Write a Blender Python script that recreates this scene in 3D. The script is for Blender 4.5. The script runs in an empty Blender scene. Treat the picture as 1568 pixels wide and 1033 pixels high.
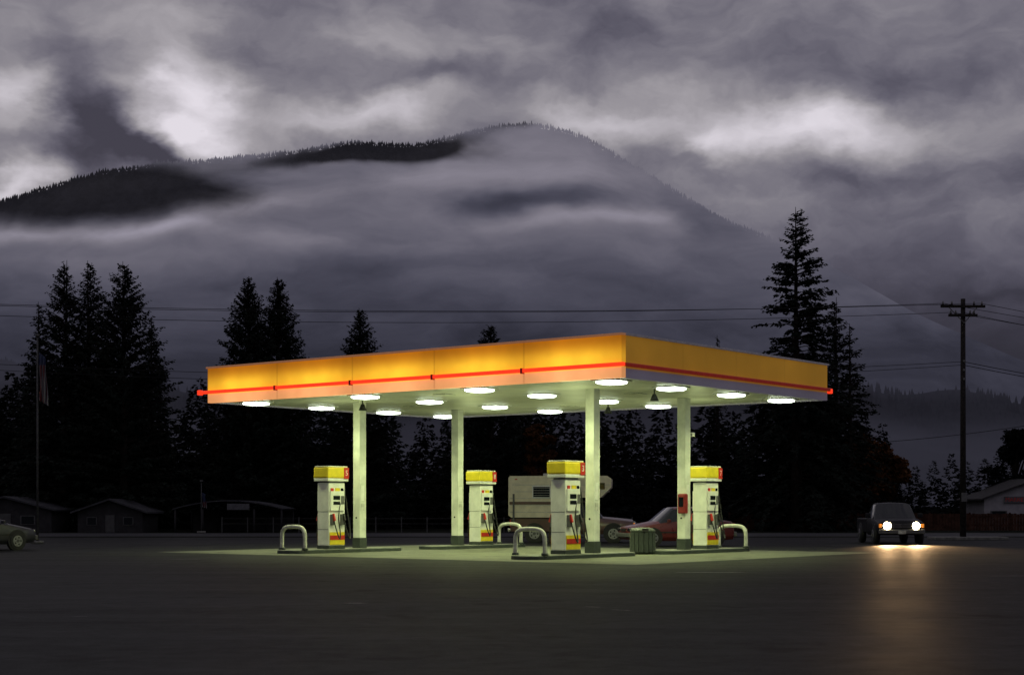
import bpy, bmesh, math, random
import numpy as np
from mathutils import Vector, Matrix
R=math.radians
random.seed(3)
sc=bpy.context.scene
F=2434.0; CX=784.0; HY=778.0; CH=1.4
# ------------------------------------------------------------------ node helpers
class E:
    def __init__(s,nt,k): s.nt=nt; s.k=k
    def _m(s,op,*a):
        n=s.nt.nodes.new('ShaderNodeMath'); n.operation=op
        for i,v in enumerate(a):
            if isinstance(v,E): s.nt.links.new(v.k,n.inputs[i])
            else: n.inputs[i].default_value=float(v)
        return E(s.nt,n.outputs[0])
    def __add__(s,o): return s._m('ADD',s,o)
    __radd__=__add__
    def __mul__(s,o): return s._m('MULTIPLY',s,o)
    __rmul__=__mul__
    def __sub__(s,o): return s._m('SUBTRACT',s,o)
    def __rsub__(s,o): return s._m('SUBTRACT',o,s)
    def __truediv__(s,o): return s._m('DIVIDE',s,o)
    def pw(s,o): return s._m('POWER',s,o)
    def mx(s,o): return s._m('MAXIMUM',s,o)
    def mn(s,o): return s._m('MINIMUM',s,o)
    def f(s,op,*a): return s._m(op,s,*a)
    def ss(s,a,b,lo=0.0,hi=1.0):
        n=s.nt.nodes.new('ShaderNodeMapRange'); n.interpolation_type='SMOOTHSTEP'
        s.nt.links.new(s.k,n.inputs[0])
        for i,v in enumerate((a,b,lo,hi)): n.inputs[i+1].default_value=v
        return E(s.nt,n.outputs[0])
def sep(nt,sock):
    n=nt.nodes.new('ShaderNodeSeparateXYZ'); nt.links.new(sock,n.inputs[0])
    return [E(nt,n.outputs[i]) for i in range(3)]
def comb(nt,x,y,z):
    n=nt.nodes.new('ShaderNodeCombineXYZ')
    for i,v in enumerate((x,y,z)):
        if isinstance(v,E): nt.links.new(v.k,n.inputs[i])
        else: n.inputs[i].default_value=v
    return n.outputs[0]
def noise(nt,vec,scale,detail=4,rough=.55,dist=0.0):
    n=nt.nodes.new('ShaderNodeTexNoise'); n.inputs['Scale'].default_value=scale
    n.inputs['Detail'].default_value=detail; n.inputs['Roughness'].default_value=rough
    n.inputs['Distortion'].default_value=dist
    if vec is not None: nt.links.new(vec,n.inputs['Vector'])
    return E(nt,n.outputs[0])
def addblob(nt,acc,vec,cx,cy,sx,sy,amp,rot=0):
    n=nt.nodes.new('ShaderNodeMapping'); n.vector_type='TEXTURE'
    n.inputs['Location'].default_value=(cx,cy,0); n.inputs['Rotation'].default_value=(0,0,R(rot)); n.inputs['Scale'].default_value=(sx,sy,1)
    nt.links.new(vec,n.inputs['Vector'])
    d=nt.nodes.new('ShaderNodeVectorMath'); d.operation='DOT_PRODUCT'; nt.links.new(n.outputs[0],d.inputs[0]); nt.links.new(n.outputs[0],d.inputs[1])
    p=nt.nodes.new('ShaderNodeMath'); p.operation='POWER'; p.inputs[0].default_value=math.exp(-1); nt.links.new(d.outputs['Value'],p.inputs[1])
    a=nt.nodes.new('ShaderNodeMath'); a.operation='MULTIPLY_ADD'; nt.links.new(p.outputs[0],a.inputs[0]); a.inputs[1].default_value=amp; nt.links.new(acc.k,a.inputs[2])
    return E(nt,a.outputs[0])
def rgbmix(nt,fac,a,b,mode='MIX'):
    n=nt.nodes.new('ShaderNodeMix'); n.data_type='RGBA'; n.blend_type=mode
    if isinstance(fac,E): nt.links.new(fac.k,n.inputs[0])
    else: n.inputs[0].default_value=fac
    for i,v in ((6,a),(7,b)):
        if isinstance(v,(tuple,list)): n.inputs[i].default_value=(*v[:3],1)
        else: nt.links.new(v,n.inputs[i])
    return n.outputs[2]
def mat(name,col,rough=.6,metal=0,ns=6.0,na=.25,bump=0.0,bs=40,emis=None,es=0,spec=.5,coat=0):
    m=bpy.data.materials.new(name); m.use_nodes=True; nt=m.node_tree
    b=nt.nodes['Principled BSDF']
    tc=nt.nodes.new('ShaderNodeTexCoord')
    n=noise(nt,tc.outputs['Object'],ns,3,.6)
    k=n.ss(.3,.7,1-na,1+na*.6)
    hs=nt.nodes.new('ShaderNodeMix'); hs.data_type='RGBA'; hs.blend_type='MULTIPLY'; hs.inputs[0].default_value=1
    hs.inputs[6].default_value=(*col,1); nt.links.new(comb(nt,k,k,k),hs.inputs[7])
    nt.links.new(hs.outputs[2],b.inputs['Base Color'])
    nt.links.new((n*.2+rough-.1).k,b.inputs['Roughness'])
    b.inputs['Metallic'].default_value=metal; b.inputs['Specular IOR Level'].default_value=spec
    b.inputs['Coat Weight'].default_value=coat
    if emis: b.inputs['Emission Color'].default_value=(*emis,1); b.inputs['Emission Strength'].default_value=es
    if bump:
        bn=nt.nodes.new('ShaderNodeBump'); bn.inputs['Strength'].default_value=bump; bn.inputs['Distance'].default_value=.02
        nt.links.new(noise(nt,tc.outputs['Object'],bs,3).k,bn.inputs['Height']); nt.links.new(bn.outputs[0],b.inputs['Normal'])
    return m
# ------------------------------------------------------------------ geometry helpers
def link(o,parent=None):
    sc.collection.objects.link(o)
    if parent is not None: o.parent=parent
    return o
def empty(name,loc=(0,0,0),rz=0):
    o=bpy.data.objects.new(name,None); o.location=loc; o.rotation_euler=(0,0,rz); o.empty_display_size=.3
    return link(o)
def meshobj(name,v,f,mats,parent=None,idx=None,smooth=False,loc=(0,0,0)):
    me=bpy.data.meshes.new(name); me.from_pydata([tuple(p) for p in v],[],[tuple(q) for q in f])
    if not isinstance(mats,(list,tuple)): mats=[mats]
    for m in mats: me.materials.append(m)
    if idx is not None: me.polygons.foreach_set('material_index',idx)
    if smooth: me.polygons.foreach_set('use_smooth',[True]*len(me.polygons))
    me.update(); o=bpy.data.objects.new(name,me); o.location=loc
    return link(o,parent)
def fin(bm,name,m,parent,smooth=False,loc=(0,0,0),rot=(0,0,0)):
    me=bpy.data.meshes.new(name); bm.normal_update(); bm.to_mesh(me); bm.free()
    me.materials.append(m)
    if smooth: me.polygons.foreach_set('use_smooth',[True]*len(me.polygons))
    o=bpy.data.objects.new(name,me); o.location=loc; o.rotation_euler=rot
    return link(o,parent)
def box(name,parent,c,s,m,bev=0.0,rot=(0,0,0),taper=None):
    bm=bmesh.new(); bmesh.ops.create_cube(bm,size=1)
    for v in bm.verts:
        if taper and v.co.z>0: v.co.x*=taper[0]; v.co.y*=taper[1]
        v.co.x*=s[0]; v.co.y*=s[1]; v.co.z*=s[2]
    if bev: bmesh.ops.bevel(bm,geom=bm.edges[:]+bm.verts[:],offset=bev,segments=2,affect='EDGES',profile=.6)
    return fin(bm,name,m,parent,loc=c,rot=rot)
def cyl(name,parent,c,r,h,m,axis='z',seg=24,r2=None,bev=0):
    bm=bmesh.new(); bmesh.ops.create_cone(bm,cap_ends=True,segments=seg,radius1=r,radius2=r if r2 is None else r2,depth=h)
    if bev:
        es=[e for e in bm.edges if abs(e.verts[0].co.z-e.verts[1].co.z)<1e-5]
        bmesh.ops.bevel(bm,geom=es,offset=bev,segments=2,affect='EDGES')
    rot={'z':(0,0,0),'x':(0,R(90),0),'y':(R(90),0,0)}[axis]
    o=fin(bm,name,m,parent,loc=c,rot=rot)
    for p in o.data.polygons: p.use_smooth=len(p.vertices)==4
    return o
def tube(name,parent,pts,r,m,bez=True,seg=4):
    cu=bpy.data.curves.new(name,'CURVE'); cu.dimensions='3D'; cu.bevel_depth=r; cu.bevel_resolution=seg; cu.use_fill_caps=True
    sp=cu.splines.new('NURBS' if bez else 'POLY'); sp.points.add(len(pts)-1)
    for i,p in enumerate(pts): sp.points[i].co=(*p,1)
    if bez: sp.use_endpoint_u=True; sp.order_u=3; sp.resolution_u=8
    cu.materials.append(m)
    return link(bpy.data.objects.new(name,cu),parent)
def text(name,parent,s,size,loc,rot,m,ext=.004):
    cu=bpy.data.curves.new(name,'FONT'); cu.body=s; cu.size=size; cu.extrude=ext; cu.align_x='CENTER'; cu.align_y='CENTER'
    cu.materials.append(m); o=bpy.data.objects.new(name,cu); o.location=loc; o.rotation_euler=rot
    return link(o,parent)
def prism(name,parent,prof,y0,y1,m):
    n=len(prof); v=[(x,y0,z) for x,z in prof]+[(x,y1,z) for x,z in prof]
    f=[tuple(range(n)),tuple(range(2*n-1,n-1,-1))]+[(i,i+n,(i+1)%n+n,(i+1)%n) for i in range(n)]
    o=meshobj(name,v,f,m,parent); bm=bmesh.new(); bm.from_mesh(o.data); bmesh.ops.recalc_face_normals(bm,faces=bm.faces[:]); bm.to_mesh(o.data); bm.free()
    return o
def gp(px,py):
    s=(py-HY)/CH; return ((px-CX)/s, F/s)
# ------------------------------------------------------------------ camera
cam=bpy.data.cameras.new('camera'); co=bpy.data.objects.new('camera',cam); link(co)
co.location=(0,0,CH); co.rotation_euler=(R(90),0,0); cam.sensor_width=36; cam.lens=F/1568*36
cam.shift_y=(HY-516.5)/1568; cam.clip_end=30000; cam.clip_start=.1; sc.camera=co
sc.view_settings.view_transform='Standard'; sc.view_settings.look='None'; sc.view_settings.exposure=0
# ------------------------------------------------------------------ world
w=bpy.data.worlds.new('World'); sc.world=w; w.use_nodes=True; nt=w.node_tree
bg=nt.nodes['Background']; tc=nt.nodes.new('ShaderNodeTexCoord')
x,y,z=sep(nt,tc.outputs['Generated'])
az=x.f('ARCTAN2',y); el=z.f('ARCTAN2',(x*x+y*y).f('SQRT'))
U=az*2.434; V=el*2.434
def cv(px,py):
    a=(px-CX)/F; b=(HY-py)/F
    return math.atan(a)*2.434, math.atan(b/math.sqrt(1+a*a))*2.434
vec=comb(nt,U,V*1.7,0.3)
w1=noise(nt,vec,5.5,5,.55); w2=noise(nt,comb(nt,U+7.3,V*1.5,1.1),5.5,5,.55)
Uw=U+(w1-.5)*.22; Vw=V+(w2-.5)*.13
Vc=V.mx(0.0)
v=Vc.ss(.17,.46,.20,.385)+Vc.ss(.36,.60,0,.07)+Vc.ss(.78,1.5,0,.02)
SB=[(290,135,80,55,.40,15),(290,210,70,28,.30,20),(20,150,60,60,.27,0),(560,178,170,36,.27,-5),(560,55,110,50,.12,0),
(1260,196,150,38,.33,4),(1110,220,90,40,.18,0),(1010,140,90,40,.13,10),(5,285,90,26,.36,-20),(890,188,110,32,.24,10),(230,20,120,35,.10,0),
(740,70,90,40,.09,0),(1070,232,60,24,.12,25),(1160,310,130,32,.08,16),(20,30,50,30,.08,0),
(140,165,58,60,-.17,0),(110,245,62,34,-.14,10),(225,235,75,24,-.22,30),(60,60,60,40,-.07,0),(640,112,110,24,-.10,-4),(930,50,110,40,-.04,0),(1340,115,120,36,-.08,8),
(1075,268,70,13,-.09,14),(1480,110,90,40,-.05,0),(1330,272,150,18,-.08,0),(1480,330,120,30,.04,10),(1530,445,70,16,-.07,10)]
wv=comb(nt,Uw,Vw,0)
for b in SB:
    c=cv(b[0],b[1]); v=addblob(nt,v,wv,c[0],c[1],b[2]/1000,b[3]/1000,b[4],-b[5])
d1=noise(nt,comb(nt,Uw*1.0,Vw*2.0,2.7),5,6,.53); d2=noise(nt,comb(nt,Uw,Vw*1.7,9.0),15,5,.55)
am=Vc.ss(.15,.5,.10,.36)
v=v+(d1-.5)*am+(d2-.5)*am*.30
v=v.mx(Vc.ss(.1,.45,.15,.27)).mn(.86)
v=v*V.ss(-.02,.12,.75,1)
g=v.pw(2.2)
tint=v.ss(.22,.62,0,1)
col=rgbmix(nt,tint,(.95,.90,1.30),(1.05,.99,1.08))
cm=nt.nodes.new('ShaderNodeMix'); cm.data_type='RGBA'; cm.blend_type='MULTIPLY'; cm.inputs[0].default_value=1
nt.links.new(col,cm.inputs[6]); g10=g*10; nt.links.new(comb(nt,g10,g10,g10),cm.inputs[7])
sk=nt.nodes.new('ShaderNodeTexSky'); sk.sky_type='NISHITA'; sk.sun_disc=False; sk.sun_elevation=R(6); sk.sun_rotation=R(-12)
fin_=rgbmix(nt,.998,sk.outputs[0],cm.outputs[2]); nt.links.new(fin_,bg.inputs[0]); bg.inputs[1].default_value=.1
sun=bpy.data.lights.new('sun','SUN'); sun.energy=.04; sun.angle=R(25); sun.color=(1,.93,.9)
so=link(bpy.data.objects.new('sun',sun)); so.rotation_euler=(R(-(90-20)),0,R(12)) ; so.location=(0,0,100)
# ------------------------------------------------------------------ materials
M_white=mat('white_paint',(.78,.78,.74),.4,na=.10,ns=3)
M_whdirty=mat('worn_white_metal',(.55,.55,.5),.5,na=.3,ns=5)
M_galv=mat('dull_galvanised_metal',(.07,.07,.07),.6,na=.3,ns=5)
M_col=mat('column_paint',(.72,.73,.66),.45,na=.18,ns=2)
M_dark=mat('black_rubber',(.02,.02,.02),.55)
M_grey=mat('grey_plastic',(.12,.12,.12),.5)
M_char=mat('charcoal_paint',(.045,.055,.05),.5)
M_yel=mat('yellow_panel',(.80,.62,.03),.35,na=.08)
M_red=mat('red_panel',(.55,.03,.02),.4,na=.1)
M_redbox=mat('faded_red_paint',(.25,.02,.018),.45,na=.2)
M_blk=mat('gloss_black',(.01,.012,.015),.12)
M_glass=mat('car_glass',(.015,.018,.02),.06,na=.05)
M_chrome=mat('chrome',(.5,.5,.5),.25,1,na=.1)
M_rim=mat('wheel_rim',(.35,.35,.36),.35,.8)
M_conc=mat('kerb_concrete',(.17,.17,.15),.8,ns=4,na=.4,bump=.3)
M_wood=mat('wood_pole',(.03,.026,.024),.8,ns=8,na=.4,bump=.4,spec=.1)
M_wire=mat('wire',(.02,.02,.022),.6,spec=.1)
M_bark=mat('bark',(.03,.024,.02),.9,ns=5,na=.4,spec=.1)
M_fol=mat('conifer_foliage',(.016,.021,.017),.8,ns=.9,na=.5,spec=.05)
M_fol2=mat('dark_forest_foliage',(.010,.012,.011),.85,ns=.5,na=.5,spec=.03)
M_orange=mat('autumn_foliage',(.085,.036,.014),.85,ns=1,na=.4,spec=.05)
M_pave=mat('marking_paint',(.20,.20,.20),.7,ns=9,na=.6,spec=.1)
def asphalt(name,c0,c1,cr=.5,sp=.06):
    m=bpy.data.materials.new(name); m.use_nodes=True; nt=m.node_tree; b=nt.nodes['Principled BSDF']
    ge=nt.nodes.new('ShaderNodeNewGeometry'); P=ge.outputs['Position']
    n1=noise(nt,P,.16,5,.6); n2=noise(nt,P,3.0,5,.7); n3=noise(nt,P,45,2,.7)
    X,Y,Z=sep(nt,P)
    st=noise(nt,comb(nt,X*.12,Y*.9,0),1.0,4,.6)
    vo=nt.nodes.new('ShaderNodeTexVoronoi'); vo.feature='DISTANCE_TO_EDGE'; vo.inputs['Scale'].default_value=.17
    wv=comb(nt,X+(n2-.5)*1.6+(n1-.5)*6,Y+(n2-.5)*1.2,0); nt.links.new(wv,vo.inputs['Vector'])
    crack=E(nt,vo.outputs['Distance']).ss(.0,.006,0,1)
    oil=noise(nt,P,.9,3,.5).ss(.58,.72,1,.5)
    f=(n1-.5)*1.3+(n2-.5)*1.2+(n3-.5)*2.4+(st-.5)*1.1+.5
    c=rgbmix(nt,f.ss(-.1,1.1),c0,c1)
    c=rgbmix(nt,1.0,c,comb(nt,oil,oil,oil),'MULTIPLY')
    c=rgbmix(nt,(1-crack)*cr,c,(.008,.008,.008))
    nt.links.new(c,b.inputs['Base Color'])
    nt.links.new((n1*.35+.46+(n3-.5)*.3).k,b.inputs['Roughness']); b.inputs['Specular IOR Level'].default_value=sp
    bn=nt.nodes.new('ShaderNodeBump'); bn.inputs['Strength'].default_value=.6; bn.inputs['Distance'].default_value=.012
    nt.links.new((n3+n2*.8).k,bn.inputs['Height']); nt.links.new(bn.outputs[0],b.inputs['Normal'])
    return m
M_asph=asphalt('asphalt',(.010,.0102,.0103),(.050,.051,.050),sp=.03)
M_road=asphalt('road_asphalt',(.04,.04,.042),(.075,.075,.08),sp=.04)
M_pad=asphalt('concrete_pad',(.085,.088,.068),(.19,.195,.15),.7,.12)
M_grass=mat('rough_grass',(.016,.018,.013),.95,ns=.3,na=.5,spec=.02)
# ------------------------------------------------------------------ ground
def sheet(name,x0,y0,x1,y1,z,m): return meshobj(name,[(x0,y0,z),(x1,y0,z),(x1,y1,z),(x0,y1,z)],[(0,1,2,3)],m)
sheet('ground',-9000,-3000,9000,9000,-.004,M_grass)
sheet('parking_lot',-90,-40,90,77,0,M_asph)
sheet('road',-300,80,300,91,0.0,M_road)
sheet('road_marking',-300,85.4,300,85.55,.004,M_pave)
sheet('road_marking',-300,80.6,300,80.75,.004,M_pave)
C=Vector((2.86,41.25,0)); vx,vy=.622,.783
RZ=math.atan2(vy,vx)
def loc(b,a,z=0):
    return (C.x+b*vx-a*vy, C.y+b*vy+a*vx, z)
pad=empty('concrete_apron',(C.x,C.y,0),RZ)
for i,(a0,a1) in enumerate(((-1.2,4.8),(4.83,11.3),(11.33,17.3))):
    for j,(b0,b1) in enumerate(((-1.2,5.67),(5.7,12.6))):
        meshobj('slab_%d_%d'%(i,j),[(b0,a0,.004),(b1,a0,.004),(b1,a1,.004),(b0,a1,.004)],[(0,1,2,3)],M_pad,pad)
rk=np.random.RandomState(2)
def smear(cx,cy,L,W,ang):
    n=18; pts=[]
    for i in range(n):
        t=2*math.pi*i/n; r=1-.45*rk.rand()
        px=L/2*math.cos(t)*r; py=W/2*math.sin(t)*r
        pts.append((cx+px*math.cos(ang)-py*math.sin(ang),cy+px*math.sin(ang)+py*math.cos(ang),.004))
    meshobj('pavement_marking',pts,[tuple(range(n))],M_pave)
smear(-2.3,23.5,.42,.16,.05); smear(4.4,34.8,1.8,.30,0); smear(1.15,22.6,.35,.08,-.5); smear(1.5,21.9,.4,.06,-.7); smear(10.5,33,1.6,.12,.1); smear(-9,44,1.2,.15,.3); smear(-5.6,20.6,.25,.05,.2)
# ------------------------------------------------------------------ canopy
HB=4.8; FH=1.1; LA=16.2; LB=11.4
def fascia_mat(name,lit):
    m=bpy.data.materials.new(name); m.use_nodes=True; nt=m.node_tree; b=nt.nodes['Principled BSDF']
    tc=nt.nodes.new('ShaderNodeTexCoord'); X,Y,Z=sep(nt,tc.outputs['Object'])
    h=(Z+FH/2)/FH
    if lit:
        ph=((Y+LA/2)/3.24).f('FRACT'); seam=(ph-.5).f('ABSOLUTE')
        seamd=seam.ss(.487,.499,1,.72)
        tubes=seam.ss(.10,.5,1,.72)
        lf=noise(nt,comb(nt,0,Y,0),.55,2)
        dirt=noise(nt,tc.outputs['Object'],2.2,5,.6)
        glow=h.ss(.97,.45,.50,1.08)*tubes*seamd*(lf*.6+.72)*(dirt*.3+.85)
        c=rgbmix(nt,(h.ss(.98,.5)*tubes),(.84,.26,.008),(1.0,.54,.03))
        low=h.ss(.22,.28,1,0)
        c=rgbmix(nt,low,c,(.90,.38,.15))
        b.inputs['Base Color'].default_value=(.5,.3,.03,1)
        nt.links.new(c,b.inputs['Emission Color']); nt.links.new(glow.k,b.inputs['Emission Strength'])
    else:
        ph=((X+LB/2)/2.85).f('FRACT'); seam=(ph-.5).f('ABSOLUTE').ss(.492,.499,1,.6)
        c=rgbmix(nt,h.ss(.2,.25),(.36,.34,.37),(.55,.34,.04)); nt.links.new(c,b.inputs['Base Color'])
        e=rgbmix(nt,h.ss(.2,.25),(.04,.035,.05),(.15,.068,.006)); nt.links.new(e,b.inputs['Emission Color'])  # faint emission added so the unlit fascia looks brighter
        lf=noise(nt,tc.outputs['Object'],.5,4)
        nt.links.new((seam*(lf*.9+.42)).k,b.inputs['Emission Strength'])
    b.inputs['Roughness'].default_value=.4; b.inputs['Specular IOR Level'].default_value=.2
    return m
MF1=fascia_mat('backlit_fascia',True); MF2=fascia_mat('unlit_fascia_added_glow',False)
M_soff=bpy.data.materials.new('soffit_panels'); M_soff.use_nodes=True; nt=M_soff.node_tree; b=nt.nodes['Principled BSDF']
tc=nt.nodes.new('ShaderNodeTexCoord'); X,Y,Z=sep(nt,tc.outputs['Object'])
ln=((X/.405).f('FRACT')-.5).f('ABSOLUTE').ss(.46,.49,1,.55); nz=noise(nt,tc.outputs['Object'],.8,4)
kk=ln*(nz*.5+.42); nt.links.new(comb(nt,kk,kk,kk*.9),b.inputs['Base Color']); b.inputs['Roughness'].default_value=.45
M_redl=mat('red_light_bar',(.5,.02,.01),.4,emis=(1,.045,.012),es=1.0)
M_redd=mat('red_bar_dim',(.40,.03,.02),.4,emis=(.5,.03,.01),es=.16)
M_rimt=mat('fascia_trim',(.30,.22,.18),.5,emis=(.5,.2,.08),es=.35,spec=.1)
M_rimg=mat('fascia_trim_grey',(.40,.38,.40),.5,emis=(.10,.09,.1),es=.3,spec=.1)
can=empty('gas_station_canopy',(C.x,C.y,0),RZ)
T=.16
box('roof_deck',can,(LB/2,LA/2,HB+FH-.12),(LB-2*T-.02,LA-2*T-.02,.2),M_grey)
box('soffit',can,(LB/2,LA/2,HB+.1),(LB-2*T-.01,LA-2*T-.01,.12),M_soff)
box('lit_fascia',can,(T/2,LA/2,HB+FH/2),(T,LA,FH),MF1)
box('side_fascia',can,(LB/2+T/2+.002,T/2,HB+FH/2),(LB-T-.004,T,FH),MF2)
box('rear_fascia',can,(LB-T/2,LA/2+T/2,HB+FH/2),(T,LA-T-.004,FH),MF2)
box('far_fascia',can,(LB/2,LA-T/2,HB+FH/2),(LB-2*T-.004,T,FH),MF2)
box('trim_lit',can,(T/2-.03,LA/2,HB+FH+.03),(T+.06,LA+.06,.06),M_rimt,.01)
box('trim_side',can,(LB/2+.07,T/2-.03,HB+FH+.03),(LB-.1,T+.06,.06),M_rimg,.01)
box('trim_rear',can,(LB-T/2+.03,LA/2+.1,HB+FH+.03),(T+.05,LA-.15,.06),M_rimg,.01)
box('trim_far',can,(LB/2,LA-T/2+.03,HB+FH+.03),(LB-.5,T+.04,.06),M_rimg,.01)
box('red_bar_lit',can,(-.06,LA/2+.12,HB+.34),(.1,LA+.45,.105),M_redl,.02)
for k in range(1,5): box('bar_bracket_%d'%k,can,(-.07,3.24*k,HB+.33),(.13,.06,.15),M_red,.01)
box('red_bar_end',can,(-.06,LA+.30,HB+.34),(.16,.12,.16),M_redl,.02)
box('red_bar_side',can,(LB/2+.1,-.05,HB+.34),(LB+.1,.08,.1),M_redd,.02)
box('red_bar_corner',can,(LB+.12,-.03,HB+.30),(.14,.14,.15),M_redl,.02)
M_lens=mat('light_lens',(.8,.8,.8),.3,emis=(.86,1.0,.78),es=8)
M_lhouse=mat('light_housing',(.6,.6,.55),.4)
AS=[1.0,5.6,10.1,14.95]; BS=[.95,3.9,7.2,10.25]
k=0
for a in AS:
    for b_ in BS:
        box('light_frame_%d'%k,can,(b_,a,HB+.03),(.80,.80,.05),M_lhouse,.01)
        o=box('light_lens_%d'%k,can,(b_,a,HB-.035),(.62,.62,.08),M_lens,.03)
        for vtx in o.data.vertices:
            if vtx.co.z<-.02: vtx.co.x*=.86; vtx.co.y*=.86
        L=bpy.data.lights.new('canopy_lamp_%d'%k,'SPOT'); L.energy=360; L.color=(.88,1.0,.43); L.shadow_soft_size=.25; L.spot_size=R(156); L.spot_blend=.75
        lo=link(bpy.data.objects.new('canopy_lamp_%d'%k,L),can); lo.location=(b_,a,HB-.16)
        k+=1
for k,(b_,a) in enumerate([(x_,y_) for x_ in (2.4,8.7) for y_ in (3.3,7.85,12.5)]):
    L=bpy.data.lights.new('soffit_fill_%d'%k,'POINT'); L.energy=38; L.color=(.86,1.0,.46); L.shadow_soft_size=.5  # added fill lights without fixtures, to brighten the soffit
    lo=link(bpy.data.objects.new('soffit_fill_%d'%k,L),can); lo.location=(b_,a,HB-1.3)
for (b_,a) in ((2.4,11.6),(4.4,1.9),(8.5,6.4)):
    cyl('speaker_stem',can,(b_,a,HB-.05),.02,.2,M_dark); cyl('speaker',can,(b_,a,HB-.2),.13,.2,M_dark,r2=.05)
for (b_,a) in ((2.2,8.0),(5.5,3.3),(5.7,12.4),(9,8.3)):
    box('blank_light_plate',can,(b_,a,HB+.034),(.5,.5,.03),M_whdirty)
# columns
COLS=[(3.3,3.3),(3.3,12.6),(8.2,3.3),(8.2,12.6)]
for i,(b_,a) in enumerate(COLS):
    e=empty('canopy_column',loc(b_,a),RZ)
    box('shaft',e,(0,0,(HB+.04+.45)/2),(.30,.30,HB+.04-.45),M_col,.015)
    box('base_cover',e,(0,0,.12+.165),(.33,.33,.33),M_char,.01)
    box('notice_plate',e,(-.02,-.158,1.9),(.14,.012,.5),M_white)
    box('notice_plate_small',e,(-.02,-.158,1.45),(.14,.012,.22),M_whdirty)
    tube('conduit',e,[(.165,-.1,.45),(.165,-.1,HB)],.018,M_whdirty,False)
    cyl('drain_grommet',e,(-.155,.0,1.1),.03,.02,M_dark,'x')
    if i==2:
        box('bracket',e,(.2,-.1,3.7),(.25,.08,.1),M_grey); box('camera',e,(.34,-.1,3.72),(.16,.1,.12),M_white,.01)
        ex=box('extinguisher_box',e,(-.22,-.1,1.55),(.2,.28,.62),M_redbox,.05)
        box('extinguisher_window',e,(-.325,-.1,1.6),(.01,.16,.3),M_blk)
# islands
def island(b_,a,b0,b1):
    e=empty('pump_island',loc(b_,a),RZ)
    W=.56; pts=[]
    for k in range(13): t=-math.pi/2+math.pi*k/12; pts.append((b1-.35+.35*math.cos(t),W*math.sin(t)))
    for k in range(13): t=math.pi/2+math.pi*k/12; pts.append((b0+.35+.35*math.cos(t),W*math.sin(t)))
    n=len(pts); h=.12
    v=[(x,y,.004) for x,y in pts]+[(x,y,h-.02) for x,y in pts]+[(x*.985+.0,y*.955,h) for x,y in pts]
    f=[(i,(i+1)%n,(i+1)%n+n,i+n) for i in range(n)]+[(i+n,(i+1)%n+n,(i+1)%n+2*n,i+2*n) for i in range(n)]+[tuple(range(2*n,3*n))]
    idx=[0]*(2*n)+[1]
    meshobj('kerb',v,f,[M_char,M_conc],e,idx)
    return e
def guard(b_,a,wd=1.02,hh=.90):
    e=empty('pump_guard_rail',loc(b_,a),RZ); w_=wd/2; pts=[]
    pts=[(0,-w_,.1),(0,-w_,.4),(0,-w_,hh-.42)]
    for k in range(13):
        t=math.pi-math.pi*k/12; cx=math.cos(t); cz=math.sin(t)
        pts.append((0,w_*(abs(cx)**.6)*(-1 if cx<0 else 1),hh-.42+.36*(cz**.6)))
    pts+=[(0,w_,hh-.42),(0,w_,.4),(0,w_,.1)]
    tube('hoop',e,pts,.062,M_whdirty,True,6)
    for s_ in (-1,1): cyl('foot_%d'%s_,e,(0,s_*w_,.15),.10,.07,M_char)
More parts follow.
